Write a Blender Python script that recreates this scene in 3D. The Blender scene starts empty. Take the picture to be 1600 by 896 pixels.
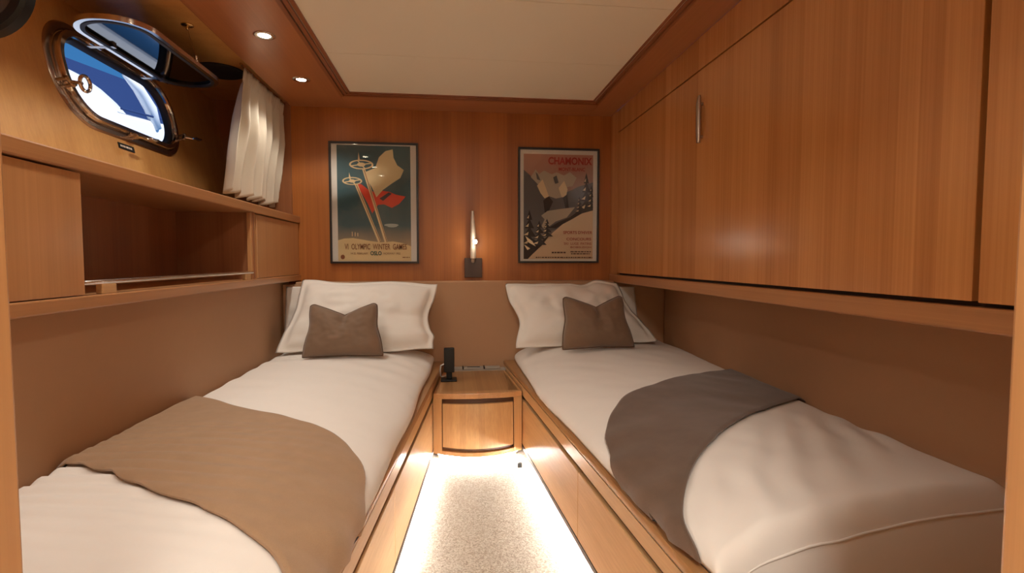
import bpy, bmesh, math, random
from mathutils import Vector, Matrix, noise
random.seed(7)
S = bpy.context.scene
COL = S.collection
H = 0.965                      # camera height above the carpet
def Z(z): return z + H        # heights measured from eye level

# ------------------------------------------------------------------ materials
def s2l(c):
    return tuple((x/12.92 if x <= .04045 else ((x+.055)/1.055)**2.4) for x in [v/255 for v in c])
def base_mat(name):
    m = bpy.data.materials.new(name); m.use_nodes = True
    nt = m.node_tree
    return m, nt, nt.nodes['Principled BSDF']
def plain(name, col, rough=.5, metal=0, coat=0, emit=None, es=0, spec=.5):
    m, nt, b = base_mat(name)
    b.inputs['Base Color'].default_value = (*col, 1)
    b.inputs['Roughness'].default_value = rough
    b.inputs['Metallic'].default_value = metal
    b.inputs['Coat Weight'].default_value = coat
    b.inputs['Specular IOR Level'].default_value = spec
    if emit:
        b.inputs['Emission Color'].default_value = (*emit, 1)
        b.inputs['Emission Strength'].default_value = es
    return m
def N(nt, t, **k):
    n = nt.nodes.new(t)
    for a, v in k.items(): setattr(n, a, v)
    return n
def wood(name, dark, light, grain='z', strip=None, width=.06, amount=.5, rough=.34, coat=.25, scale=1.0):
    """veneer: fine stretched grain along one axis, leaf-to-leaf tone steps along another"""
    m, nt, b = base_mat(name); L = nt.links.new
    tc = N(nt, 'ShaderNodeTexCoord')
    fine, mid = 70*scale, 14*scale
    def grain_noise(f, stretch, det):
        mp = N(nt, 'ShaderNodeMapping')
        sc = [f, f, f]; sc['xyz'.index(grain)] = stretch
        mp.inputs['Scale'].default_value = sc
        L(tc.outputs['Object'], mp.inputs['Vector'])
        n = N(nt, 'ShaderNodeTexNoise'); n.inputs['Scale'].default_value = 1
        n.inputs['Detail'].default_value = det; n.inputs['Roughness'].default_value = .6
        L(mp.outputs['Vector'], n.inputs['Vector'])
        return n.outputs['Fac']
    a = grain_noise(fine*2.2, 1.2, 4); c = grain_noise(mid, .45, 3)
    mx = N(nt, 'ShaderNodeMath', operation='MULTIPLY_ADD'); mx.inputs[1].default_value = .45
    L(a, mx.inputs[0])
    m2 = N(nt, 'ShaderNodeMath', operation='MULTIPLY'); m2.inputs[1].default_value = .55
    L(c, m2.inputs[0]); L(m2.outputs[0], mx.inputs[2])
    fac = mx.outputs[0]
    if strip:
        sep = N(nt, 'ShaderNodeSeparateXYZ'); L(tc.outputs['Object'], sep.inputs[0])
        dv = N(nt, 'ShaderNodeMath', operation='DIVIDE'); dv.inputs[1].default_value = width
        L(sep.outputs['XYZ'.index(strip.upper())], dv.inputs[0])
        fl = N(nt, 'ShaderNodeMath', operation='FLOOR'); L(dv.outputs[0], fl.inputs[0])
        wn = N(nt, 'ShaderNodeTexWhiteNoise', noise_dimensions='1D'); L(fl.outputs[0], wn.inputs['W'])
        k = N(nt, 'ShaderNodeMath', operation='MULTIPLY_ADD'); k.inputs[1].default_value = amount*.35
        L(wn.outputs['Value'], k.inputs[0])
        sb = N(nt, 'ShaderNodeMath', operation='SUBTRACT'); sb.inputs[1].default_value = amount*.175
        L(fac, sb.inputs[0]); L(sb.outputs[0], k.inputs[2]); fac = k.outputs[0]
    cr = N(nt, 'ShaderNodeValToRGB')
    cr.color_ramp.elements[0].position = .25; cr.color_ramp.elements[0].color = (*dark, 1)
    cr.color_ramp.elements[1].position = .75; cr.color_ramp.elements[1].color = (*light, 1)
    L(fac, cr.inputs[0]); L(cr.outputs[0], b.inputs['Base Color'])
    b.inputs['Roughness'].default_value = rough
    b.inputs['Coat Weight'].default_value = coat; b.inputs['Coat Roughness'].default_value = .22
    return m
def cloth(name, col, rough=.85, weave=900, bump=.05, mottled=0, sheen=.1):
    m, nt, b = base_mat(name); L = nt.links.new
    tc = N(nt, 'ShaderNodeTexCoord')
    n = N(nt, 'ShaderNodeTexNoise'); n.inputs['Scale'].default_value = weave; n.inputs['Detail'].default_value = 2
    L(tc.outputs['Object'], n.inputs['Vector'])
    n2 = N(nt, 'ShaderNodeTexNoise'); n2.inputs['Scale'].default_value = 26; n2.inputs['Detail'].default_value = 5
    L(tc.outputs['Object'], n2.inputs['Vector'])
    mixf = N(nt, 'ShaderNodeMath', operation='MULTIPLY_ADD'); mixf.inputs[1].default_value = .5
    L(n.outputs['Fac'], mixf.inputs[0])
    h = N(nt, 'ShaderNodeMath', operation='MULTIPLY'); h.inputs[1].default_value = .5
    L(n2.outputs['Fac'], h.inputs[0]); L(h.outputs[0], mixf.inputs[2])
    cr = N(nt, 'ShaderNodeValToRGB')
    k = mottled
    cr.color_ramp.elements[0].position = .3; cr.color_ramp.elements[0].color = (*[x*(1-k) for x in col], 1)
    cr.color_ramp.elements[1].position = .7; cr.color_ramp.elements[1].color = (*[min(1, x*(1+k)) for x in col], 1)
    L(mixf.outputs[0], cr.inputs[0]); L(cr.outputs[0], b.inputs['Base Color'])
    bp = N(nt, 'ShaderNodeBump'); bp.inputs['Strength'].default_value = bump; bp.inputs['Distance'].default_value = .002
    L(n.outputs['Fac'], bp.inputs['Height']); L(bp.outputs[0], b.inputs['Normal'])
    b.inputs['Roughness'].default_value = rough; b.inputs['Sheen Weight'].default_value = sheen
    b.inputs['Specular IOR Level'].default_value = .2
    return m
def carpet_mat():
    m, nt, b = base_mat('sand_carpet'); L = nt.links.new
    tc = N(nt, 'ShaderNodeTexCoord')
    v = N(nt, 'ShaderNodeTexVoronoi'); v.inputs['Scale'].default_value = 240; L(tc.outputs['Object'], v.inputs['Vector'])
    n = N(nt, 'ShaderNodeTexNoise'); n.inputs['Scale'].default_value = 160; n.inputs['Detail'].default_value = 3; L(tc.outputs['Object'], n.inputs['Vector'])
    sep = N(nt, 'ShaderNodeSeparateColor'); L(v.outputs['Color'], sep.inputs[0])
    ad = N(nt, 'ShaderNodeMath', operation='MULTIPLY_ADD'); ad.inputs[1].default_value = .5; L(sep.outputs[0], ad.inputs[0])
    h = N(nt, 'ShaderNodeMath', operation='MULTIPLY'); h.inputs[1].default_value = .5; L(n.outputs['Fac'], h.inputs[0]); L(h.outputs[0], ad.inputs[2])
    cr = N(nt, 'ShaderNodeValToRGB')
    cr.color_ramp.elements[0].position = .2; cr.color_ramp.elements[0].color = (.24,.195,.15,1)
    cr.color_ramp.elements[1].position = .8; cr.color_ramp.elements[1].color = (.50,.44,.36,1)
    L(ad.outputs[0], cr.inputs[0]); L(cr.outputs[0], b.inputs['Base Color'])
    bp = N(nt, 'ShaderNodeBump'); bp.inputs['Strength'].default_value = .6; bp.inputs['Distance'].default_value = .004
    L(ad.outputs[0], bp.inputs['Height']); L(bp.outputs[0], b.inputs['Normal'])
    b.inputs['Roughness'].default_value = .95; b.inputs['Specular IOR Level'].default_value = .1
    return m
def pane_mat(name, tint, gloss):
    m = bpy.data.materials.new(name); m.use_nodes = True
    nt = m.node_tree; nt.nodes.clear(); L = nt.links.new
    o = N(nt, 'ShaderNodeOutputMaterial'); t = N(nt, 'ShaderNodeBsdfTransparent'); g = N(nt, 'ShaderNodeBsdfGlossy')
    t.inputs[0].default_value = (*tint, 1); g.inputs['Roughness'].default_value = .02
    lw = N(nt, 'ShaderNodeFresnel'); lw.inputs['IOR'].default_value = gloss
    mx = N(nt, 'ShaderNodeMixShader')
    L(lw.outputs[0], mx.inputs[0]); L(t.outputs[0], mx.inputs[1]); L(g.outputs[0], mx.inputs[2]); L(mx.outputs[0], o.inputs[0])
    return m

WD, WL = (.31, .130, .047), (.50, .24, .093)
M = dict(
 wall = wood('veneer_back', (.29,.088,.014), (.48,.160,.030), 'z', 'x', .083, .55, rough=.42, coat=.08),
 locker = wood('veneer_locker', (.42,.170,.052), (.64,.295,.098), 'z', 'y', .052, .65, rough=.27),
 hull = wood('veneer_hull', (.46,.222,.064), (.64,.35,.115), 'z', 'y', .11, .35, coat=.1),
 railY = wood('rail_wood', WD, WL, 'y', None, rough=.35),
 soffit = wood('soffit_wood', (.34,.125,.046), (.48,.195,.075), 'y', None, rough=.3),
 soffitX = wood('soffit_wood_cross', (.34,.125,.046), (.48,.195,.075), 'x', None, rough=.3),
 trimwood = wood('trim_wood', (.20,.06,.02), (.33,.11,.038), 'y', None),
 cab = wood('veneer_cabinet', (.38,.170,.062), (.56,.275,.108), 'z', 'y', .07, .4),
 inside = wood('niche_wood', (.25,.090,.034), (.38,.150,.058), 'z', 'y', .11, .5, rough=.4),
 bedwood = wood('berth_wood', (.46,.245,.10), (.68,.41,.19), 'y', None, rough=.3),
 raildark = wood('berth_rail_wood', (.27,.125,.045), (.44,.225,.085), 'y', None, rough=.36),
 drawerwood = wood('drawer_wood', (.47,.25,.105), (.69,.42,.195), 'y', None, rough=.42, coat=.08),
 standwood = wood('nightstand_wood', (.46,.245,.10), (.70,.42,.19), 'z', 'x', .03, .45, rough=.33),
 standtop = wood('nightstand_top_wood', (.42,.20,.075), (.62,.33,.135), 'y', 'x', .03, .45, rough=.33),
 jamb = wood('jamb_wood', (.40,.185,.07), (.60,.31,.125), 'z', None, rough=.4),
 gap = plain('shadow_gap_paint', (.03,.011,.005), .6),
 gapbrown = plain('brown_gap_trim', (.09,.035,.014), .5),
 cream = plain('ceiling_cream', (.90,.83,.66), .55),
 linen = cloth('white_linen', (.82,.765,.70), .8, 700, .03, .012),
 linen2 = cloth('white_linen_pillowcase', (.82,.77,.70), .8, 700, .03, .012),
 cushion = cloth('taupe_satin', (.20,.125,.078), .6, 800, .05, .06, .3),
 piping = cloth('taupe_piping', (.12,.07,.042), .7, 800, .05),
 tan = cloth('tan_wool', (.345,.212,.118), .95, 600, .12, .1, .25),
 dark = cloth('dark_brown_wool', (.125,.076,.050), .95, 600, .12, .16, .3),
 leather = cloth('taupe_wall_vinyl', (.47,.275,.155), .55, 300, .04, .02, 0),
 carpet = carpet_mat(),
 curtain = cloth('cream_curtain_satin', (.56,.49,.39), .7, 900, .04, .02, .05),
 chrome = plain('polished_steel', (.72,.68,.63), .16, 1),
 bronze = plain('bronzed_steel', (.50,.42,.36), .25, 1),
 brass = plain('brass', (.65,.45,.2), .25, 1),
 black = plain('black_plastic', (.006,.0055,.005), .45, spec=.3),
 rubber = plain('black_rubber', (.02,.018,.018), .6),
 grille = plain('black_grille', (.012,.010,.009), .8),
 grey = plain('grey_plastic', (.36,.33,.28), .45),
 whitep = plain('white_cable', (.75,.72,.65), .5),
 darkwood = plain('dark_stained_wood', (.055,.026,.016), .4),
 steel = plain('dull_steel', (.46,.37,.30), .35, 1),
 nickel = plain('brushed_nickel', (.74,.66,.56), .38, .55),
 frame = plain('black_frame', (.018,.013,.011), .35),
 paper = plain('cream_paper', (.86,.80,.72), .7),
 mirror = plain('dark_glass', (.05,.045,.04), .12, 0, .5),
 lens = plain('lit_lamp_lens', (1,.9,.75), .4, emit=(1,.86,.66), es=38),
 bulb = plain('lit_led_bulb', (1,.95,.88), .4, emit=(1,.9,.76), es=70),
 strip = plain('led_strip_light', (1,.97,.9), .4, emit=(1,1,.98), es=190),
 hullwhite = plain('yacht_gelcoat', (.86,.88,.9), .3),
 deepblue = plain('blue_awning', (.010,.036,.14), .8),
 midblue = plain('blue_glazing', (.05,.12,.30), .3),
 glass = pane_mat('porthole_glass', (.55,.62,.72), 2.6),
 glazing = pane_mat('picture_glass', (1,1,1), 1.35),
)

# ------------------------------------------------------------------ mesh helpers
class MB:
    def __init__(s): s.b = bmesh.new(); s.mi = 0
    def f(s, vs):
        try:
            fc = s.b.faces.new(vs); fc.material_index = s.mi; return fc
        except ValueError: return None
    def hexa(s, p):          # 8 points: bottom ring 0-3, top ring 4-7
        v = [s.b.verts.new(q) for q in p]
        for q in ((3,2,1,0),(4,5,6,7),(0,1,5,4),(1,2,6,5),(2,3,7,6),(3,0,4,7)): s.f([v[i] for i in q])
        return s
    def box(s, x0, x1, y0, y1, z0, z1):
        return s.hexa([(x0,y0,z0),(x1,y0,z0),(x1,y1,z0),(x0,y1,z0),(x0,y0,z1),(x1,y0,z1),(x1,y1,z1),(x0,y1,z1)])
    def loft(s, rings, closed=True, caps=True, loop=False):
        R = [[s.b.verts.new(p) for p in r] for r in rings]
        n = len(R[0]); m = len(R)
        for i in range(m if loop else m-1):
            a, b = R[i], R[(i+1) % m]
            for j in range(n if closed else n-1): s.f([a[j], a[(j+1) % n], b[(j+1) % n], b[j]])
        if caps and not loop and closed: s.f(list(reversed(R[0]))); s.f(R[-1])
        return s
    def tube(s, pts, r, n=10, loop=False, caps=True):
        pts = [Vector(p) for p in pts]; rr = r if isinstance(r, (list, tuple)) else [r]*len(pts)
        rings = []; ref = None
        for i, p in enumerate(pts):
            if loop: t = pts[(i+1) % len(pts)] - pts[i-1]
            else: t = pts[min(i+1, len(pts)-1)] - pts[max(i-1, 0)]
            t.normalize()
            if ref is None: ref = Vector((0,0,1)) if abs(t.z) < .9 else Vector((1,0,0))
            a = t.cross(ref).normalized(); b = a.cross(t).normalized(); ref = b
            rings.append([p + (a*math.cos(2*math.pi*k/n) + b*math.sin(2*math.pi*k/n))*rr[i] for k in range(n)])
        return s.loft(rings, True, caps, loop)
    def lathe(s, c, axis, prof, n=28):      # prof: (radius, distance along axis)
        c = Vector(c); ax = Vector(axis).normalized()
        ref = Vector((0,0,1)) if abs(ax.z) < .9 else Vector((1,0,0))
        a = ax.cross(ref).normalized(); b = ax.cross(a).normalized()
        return s.loft([[c + ax*d + (a*math.cos(2*math.pi*k/n) + b*math.sin(2*math.pi*k/n))*max(r, 1e-5) for k in range(n)] for r, d in prof])
    def prism(s, poly, off):                # polygon of 3-D points extruded by off
        o = Vector(off)
        return s.loft([[Vector(p) for p in poly], [Vector(p)+o for p in poly]])
    def build(s, name, mat, parent=None, smooth=False, bevel=0, subsurf=0):
        bmesh.ops.recalc_face_normals(s.b, faces=s.b.faces)
        me = bpy.data.meshes.new(name); s.b.to_mesh(me); s.b.free()
        for m in (mat if isinstance(mat, list) else [mat]): me.materials.append(m)
        o = bpy.data.objects.new(name, me); COL.objects.link(o)
        if smooth:
            for p in me.polygons: p.use_smooth = True
            if smooth == 'auto':
                md = o.modifiers.new('es', 'EDGE_SPLIT'); md.split_angle = math.radians(40)
        if bevel:
            md = o.modifiers.new('bev', 'BEVEL'); md.width = bevel; md.segments = 2; md.limit_method = 'ANGLE'; md.angle_limit = math.radians(40)
        if subsurf:
            md = o.modifiers.new('sub', 'SUBSURF'); md.levels = md.render_levels = subsurf
        if parent: adopt(o, parent)
        return o
def adopt(o, parent):
    o.parent = parent
    o.matrix_parent_inverse = Matrix.Translation(-world_loc(parent))
def world_loc(o):
    v = Vector(o.location)
    return v
def tag(o, label=None, cat=None, group=None, kind=None):
    if label: o['label'] = label
    if cat: o['category'] = cat
    if group: o['group'] = group
    if kind: o['kind'] = kind
    return o
def thing(name, loc, label, cat, group=None, kind=None):
    o = bpy.data.objects.new(name, None); COL.objects.link(o); o.location = loc; o.empty_display_size = .05
    return tag(o, label, cat, group, kind)
def struct(mb, name, mat, **k):
    return tag(mb.build(name, mat, **k), kind='structure')
def sub(o, parent):           # sub-part: parent is itself a part whose matrix is identity in the world
    o.parent = parent; o.matrix_parent_inverse = Matrix.Identity(4); return o
def text_mesh(mb, s, mapper, size, width=None, align='CENTER', bold=0.0):
    cu = bpy.data.curves.new('t', 'FONT'); cu.body = s; cu.size = 1; cu.align_x = align; cu.offset = bold; cu.resolution_u = 3
    ob = bpy.data.objects.new('t', cu); COL.objects.link(ob)
    dg = bpy.context.evaluated_depsgraph_get()
    me = bpy.data.meshes.new_from_object(ob.evaluated_get(dg))
    xs = [v.co.x for v in me.vertices]; ys = [v.co.y for v in me.vertices]
    if xs:
        w = max(xs)-min(xs); hgt = max(ys)-min(ys); x0 = min(xs); y0 = min(ys)
        ky = size/hgt; kx = (width/w) if width else ky
        vs = [mb.b.verts.new(mapper((v.co.x-x0)*kx, (v.co.y-y0)*ky)) for v in me.vertices]
        for p in me.polygons: mb.f([vs[i] for i in p.vertices])
    bpy.data.objects.remove(ob); bpy.data.curves.remove(cu); bpy.data.meshes.remove(me)

D = 3.10                       # back wall
XL = lambda y: -.131 + .0835*(y-2)      # aisle face of left berth
XR = lambda y: .364 - .070*(y-2)       # aisle face of right berth
FZ = 0.0
# ------------------------------------------------------------------ the setting
fl = MB().box(-1.6, 1.45, -1.7, 3.2, -.06, FZ); struct(fl, 'floor', M['carpet'])
mb = MB().box(-1.45, 1.4, D, D+.05, 0, Z(.9)); struct(mb, 'wall_back', M['wall'])
# ceiling: cream boards with hairline joints
cx0, cx1, cy1, cz = -.515, .77, 2.80, Z(.876)
mb = MB(); ys = [.42, 1.26, 1.79, 2.32, 2.90]
for a, b in zip(ys, ys[1:]): mb.box(cx0-.08, cx1+.08, a, b-.0025, cz, cz+.02)
struct(mb, 'ceiling', M['cream'])
struct(MB().box(-1.6, 1.45, -1.7, 3.2, Z(.93), Z(.97)), 'ceiling_deck', M['soffitX'])
# soffits around the tray
sz = Z(.866)
struct(MB().box(-.90, cx0-.065, .40, D, sz, sz+.06), 'trim_1', M['soffit'], bevel=.003)
struct(MB().box(cx1+.05, .965, .40, D, sz, sz+.06), 'trim_2', M['soffit'], bevel=.002)
struct(MB().box(cx0-.065, cx1+.05, 2.885, D, sz, sz+.06), 'trim_3', M['soffitX'], bevel=.002)
# stepped moulding round the tray (three treads)
mb = MB()
for k in range(3):
    a = k*.020; zz = sz + .001 + k*.0035
    xl0, xl1 = cx0-.065+a, cx0-.065+a+.016
    mb.box(xl0, xl1, .42, 2.884-a*.9, zz-.004, zz+.03)
    xr1 = cx1+.05-a*.75
    mb.box(xr1-.012, xr1, .42, 2.884-a*.9, zz-.001, zz+.03)
    mb.box(xl0, xr1, 2.884-a*.9-.016, 2.884-a*.9, zz-.002, zz+.03)
struct(mb, 'trim_4', M['trimwood'], bevel=.0015)
# recess over the porthole
struct(MB().box(-1.50, -.90, .40, D, Z(.885), Z(.92)), 'trim_5', M['hull'])

# ------- hull side with the porthole opening
HX = lambda z: -1.216 - .214*(z-.417)
def hull(y, s, off=0.0):
    """y along the boat, s up the sloping hull side, off into the cabin"""
    q = math.hypot(1, .214); e = Vector((-.214, 0, 1))/q; n = Vector((1, 0, .214))/q
    return Vector((-1.216, y, Z(.417))) + e*s + n*off
def rrect(cy, cs, hw, hh, r, n=64):
    pts = []
    for q, (sy, ss) in enumerate(((1,1),(-1,1),(-1,-1),(1,-1))):
        for k in range(n//4):
            t = math.pi/2*(q + k/(n//4-1))
            pts.append((cy + sy*(hw-r) + r*math.cos(t), cs + ss*(hh-r) + r*math.sin(t)))
    return pts
PC, PS = 2.20, .213
hole = rrect(PC, PS, .335, .145, .125)
Y0, Y1, S0, S1 = .38, D+.01, -.19, .52
def to_rect(y, s):
    dy, ds = y-PC, s-PS; t = 1e9
    if dy > 1e-9: t = min(t, (Y1-PC)/dy)
    if dy < -1e-9: t = min(t, (Y0-PC)/dy)
    if ds > 1e-9: t = min(t, (S1-PS)/ds)
    if ds < -1e-9: t = min(t, (S0-PS)/ds)
    return [PC+dy*t, PS+ds*t]
outr = [to_rect(*p) for p in hole]
for cy_, cs_ in ((Y0,S0),(Y0,S1),(Y1,S0),(Y1,S1)):
    i = min(range(len(outr)), key=lambda k: math.atan2(math.sin(math.atan2(outr[k][1]-PS, outr[k][0]-PC)-math.atan2(cs_-PS, cy_-PC)), math.cos(math.atan2(outr[k][1]-PS, outr[k][0]-PC)-math.atan2(cs_-PS, cy_-PC)))**2)
    outr[i] = [cy_, cs_]
mb = MB(); R = []
for off in (0, -.022):
    R.append([hull(*p, off) for p in outr]); R.append([hull(*p, off) for p in hole])
mb.loft([R[0], R[1], R[3], R[2]], True, False, True)
struct(mb, 'wall_left', M['hull'])
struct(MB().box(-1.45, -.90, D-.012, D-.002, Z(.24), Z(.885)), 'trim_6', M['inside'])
struct(MB().box(-.98, -.93, .40, D, 0, Z(-.12)), 'wall_left_lower', M['leather'])
struct(MB().box(1.27, 1.32, .40, D, 0, Z(.86)), 'wall_right', M['leather'])
# bulkhead with the doorway the photograph is taken through
mb = MB()
mb.box(-1.5, -.335, .36, .40, 0, Z(.93)); mb.box(.508, 1.32, .36, .40, 0, Z(.93)); mb.box(-.335, .508, .36, .40, Z(.85), Z(.93))
struct(mb, 'wall_front', M['jamb'])
dr = thing('door_1', (0,.3,0), None, None, kind='structure')
for x0, x1 in ((-.335, -.291), (.464, .508)):
    MB().box(x0, x1, .22, .38 if x0 < 0 else .38, 0, Z(.85)).build('door_jamb', M['jamb'], dr, bevel=.003)
MB().box(-.335, .508, .22, .38, Z(.85), Z(.885)).build('door_head', M['jamb'], dr)
MB().box(-.291, -.288, .345, .362, Z(.295), Z(.335)).build('strike_plate', M['chrome'], dr)
# passage behind the viewpoint
mb = MB(); mb.box(-1.05, -1.0, -1.7, .36, 0, Z(.93)); mb.box(1.1, 1.15, -1.7, .36, 0, Z(.93)); mb.box(-1.05, 1.15, -1.7, -1.65, 0, Z(.93))
struct(mb, 'wall_passage', M['cream'])

# ------- porthole: window_1
win = thing('window_1', hull(PC, PS), None, None, kind='structure')
def ring(pa, oa, pb, ob, name, mat, parent, bev=True):
    """solid ring between outline pb (outer) and pa (inner), standing from oa to ob off the hull"""
    r = [[hull(*p, oa) for p in pb], [hull(*p, ob-.006) for p in pb]]
    cen = [( (a[0]*.2+b[0]*.8), (a[1]*.2+b[1]*.8)) for a, b in zip(pa, pb)]
    cen2 = [( (a[0]*.8+b[0]*.2), (a[1]*.8+b[1]*.2)) for a, b in zip(pa, pb)]
    r += [[hull(*p, ob) for p in cen], [hull(*p, ob) for p in cen2], [hull(*p, ob-.006) for p in pa], [hull(*p, oa) for p in pa]]
    return MB().loft(r, True, False, True).build(name, mat, parent, smooth='auto')
ring(rrect(PC, PS, .346, .156, .135), 0, rrect(PC, PS, .384, .182, .162), .007, 'trim_ring', M['bronze'], win)
ring(rrect(PC, PS, .322, .132, .120), -.005, rrect(PC, PS, .345, .155, .136), .024, 'port_frame', M['chrome'], win)
ring(rrect(PC, PS, .314, .124, .114), -.020, rrect(PC, PS, .330, .140, .122), .008, 'gasket', M['rubber'], win)
# raised inner glass
hinge = hull(PC, .345, .045); PF, PD = 2.150, .136
ft = math.radians(1.5)
def flap(y, d, off=0.0):
    return Vector((hinge.x + d*math.cos(ft) - off*math.sin(ft)*0, y, hinge.z + d*math.sin(ft) + off))
def flap_ring(pa, pb, z0, z1, name, mat, parent):
    r = [[flap(*p, z0) for p in pb], [flap(*p, z1) for p in pb], [flap(*p, z1) for p in pa], [flap(*p, z0) for p in pa]]
    o = MB().loft(r, True, False, True).build(name, mat, parent, smooth='auto', bevel=.004); return o
fo = rrect(PF, PD, .338, .121, .119)
sash = flap_ring(rrect(PF, PD, .321, .104, .103), fo, -.009, .008, 'hatch_sash', M['chrome'], win)
sub(MB().loft([[flap(*p, z) for p in rrect(PF, PD, a, b, c)] for a, b, c, z in ((.309,.092,.091,-.002),(.309,.092,.091,-.011),(.3215,.1045,.103,-.011),(.3215,.1045,.103,-.002))], True, False, True).build('seal', M['rubber'], None, smooth='auto'), sash)
sub(MB().loft([[flap(*p, .000) for p in rrect(PF, PD, .318, .101, .10)], [flap(*p, .005) for p in rrect(PF, PD, .318, .101, .10)]]).build('pane', M['glass'], None), sash)
for hy in (PC-.16, PC+.16):
    mb = MB().tube([hull(hy-.03, .348, .036), hull(hy+.03, .348, .036)], .011, 12)
    mb.hexa([flap(hy-.010, -.05, -.01), flap(hy+.010, -.05, -.01), flap(hy+.010, .056, -.01), flap(hy-.010, .056, -.01), flap(hy-.010, -.05, 0), flap(hy+.010, -.05, 0), flap(hy+.010, .056, 0), flap(hy-.010, .056, 0)])
    mb.build('hinge', M['bronze'], win, smooth='auto')
def dog(y, s, ay, as_, ringed=False):
    """swing bolt with a wing knob; (ay, as_) points outward from the opening"""
    mb = MB()
    for k in (-1, 1):
        py, ps = -as_*k*.014, ay*k*.014
        mb.tube([hull(y+py, s+ps, 0), hull(y+py, s+ps, .045)], .006, 8)
    mb.tube([hull(y-as_*.02, s+ay*.02, .036), hull(y+as_*.02, s-ay*.02, .036)], .006, 8)
    o = mb.build('latch', M['bronze'], win, smooth='auto')
    k = MB().tube([hull(y, s, .036), hull(y+ay*.02, s+as_*.02, .075)], .0055, 8)
    c = hull(y+ay*.024, s+as_*.024, .085)
    if ringed:
        k.tube([c + Vector((.0, math.cos(t)*.024, math.sin(t)*.024)) for t in [2*math.pi*i/20 for i in range(20)]], .0055, 8, loop=True)
    else:
        k.tube([c + Vector((-.004,-.03,-.004)), c + Vector((0,-.012,0)), c, c + Vector((0,.012,0)), c + Vector((.004,.032,.006))], [.003,.008,.006,.008,.003], 8)
    sub(k.build('latch_knob', M['chrome'], None, smooth='auto'), o)
dog(1.845, .150, -.5, -.85, True); dog(2.165, .050, 0, -1); dog(2.545, .135, .8, -.6)

pl = thing('name_plate', hull(2.13, .008), 'small black plate with pale lettering on the hull side below the porthole latch', 'plate')
MB().hexa([hull(2.085,-.006,0),hull(2.18,-.006,0),hull(2.18,.016,0),hull(2.085,.016,0),hull(2.085,-.006,.003),hull(2.18,-.006,.003),hull(2.18,.016,.003),hull(2.085,.016,.003)]).build('plate', M['black'], pl)
mb = MB(); x = 2.094
for w in (.010,.007,.010,.006,.012,.008,.009):
    mb.hexa([hull(x,.0015,.003),hull(x+w*.75,.0015,.003),hull(x+w*.75,.0085,.003),hull(x,.0085,.003),hull(x,.0015,.0036),hull(x+w*.75,.0015,.0036),hull(x+w*.75,.0085,.0036),hull(x,.0085,.0036)]); x += w+.0015
mb.build('marking', M['paper'], pl)

hk = thing('ceiling_hook', (-.985,2.13,Z(.885)), 'small brass hook plate above the porthole with a thin line to its raised glass', 'hook')
MB().lathe((-.985,2.13,Z(.885)), (0,0,-1), [(.022,0),(.022,.003),(.018,.006),(.006,.008),(.006,.016),(.003,.020)], 20).build('plate', M['brass'], hk, smooth='auto')
MB().tube([(-.985,2.13,Z(.870)), flap(2.22,.246,.03)], .0012, 6).build('line', M['brass'], hk)
MB().lathe(flap(2.22,.246,.008), (0,0,1), [(.010,0),(.010,.006),(.005,.010),(.005,.02),(.007,.024),(.001,.028)], 14).build('catch', M['chrome'], hk, smooth='auto')
sp = thing('ceiling_speaker', (-1.075,2.62,Z(.885)), 'round black speaker grille in the window recess ceiling beside the curtain', 'speaker')
MB().lathe((-1.075,2.62,Z(.885)), (0,0,-1), [(.108,0),(.108,.006),(.100,.009),(.096,.007),(.001,.004)], 40).build('grille', M['grille'], sp, smooth='auto')
mr = thing('wall_mirror', (-.92,1.2,Z(.56)), 'small round dark glass with black rim at top left beside the door frame', 'mirror')
c = Vector((-.955,1.2,Z(.555)))
MB().lathe(c, (0,-1,0), [(.001,-.012),(.102,-.012),(.102,.010),(.096,.016),(.076,.012),(.074,.004),(.001,.004)], 48).build('rim', M['black'], mr, smooth='auto')
MB().lathe(c, (0,-1,0), [(.001,.005),(.073,.005),(.073,.007),(.001,.008)], 48).build('glass', M['mirror'], mr, smooth='auto')
MB().tube([c+Vector((-.01,.012,.05)), c+Vector((-.12,.02,.10)), c+Vector((-.32,.02,.12))], .012, 10).build('arm', M['black'], mr, smooth='auto')

# ------------------------------------------------------------------ left wall cabinet
LX = -.865
cab = thing('wall_cabinet', (LX-.1,1.9,Z(-.118)), 'long wooden wall cabinet with an open shelf between two flush doors, above the left bed', 'cabinet')
MB().box(-1.23, LX+.006, .42, D-.003, Z(.207), Z(.245)).build('top_shelf', M['railY'], cab, bevel=.004)
MB().box(-1.20, LX+.004, .42, D-.003, Z(-.118), Z(-.086)).build('bottom_rail', M['railY'], cab, bevel=.004)
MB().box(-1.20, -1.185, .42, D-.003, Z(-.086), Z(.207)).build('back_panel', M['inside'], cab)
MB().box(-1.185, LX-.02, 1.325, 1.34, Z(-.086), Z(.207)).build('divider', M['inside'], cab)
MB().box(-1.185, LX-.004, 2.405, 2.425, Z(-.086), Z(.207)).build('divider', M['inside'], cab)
MB().box(LX-.022, LX, .50, 1.338, Z(-.084), Z(.203)).build('door', M['cab'], cab, bevel=.0025)
MB().box(LX-.022, LX-.002, 2.45, 3.085, Z(-.084), Z(.203)).build('door', M['cab'], cab, bevel=.0025)
MB().box(LX-.024, LX-.006, 2.39, 2.445, Z(-.086), Z(.207)).build('stile', M['cab'], cab, bevel=.002)
gr = MB().tube([(LX-.008,1.338,Z(-.056)), (LX-.008,2.40,Z(-.056))], .0065, 12).build('guard_rail', M['chrome'], cab, smooth='auto')
for y in (1.43, 2.34):
    sub(MB().box(LX-.018, LX-.002, y-.028, y+.028, Z(-.086), Z(-.060)).build('rail_block', M['bedwood'], None, bevel=.002), gr)

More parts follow.
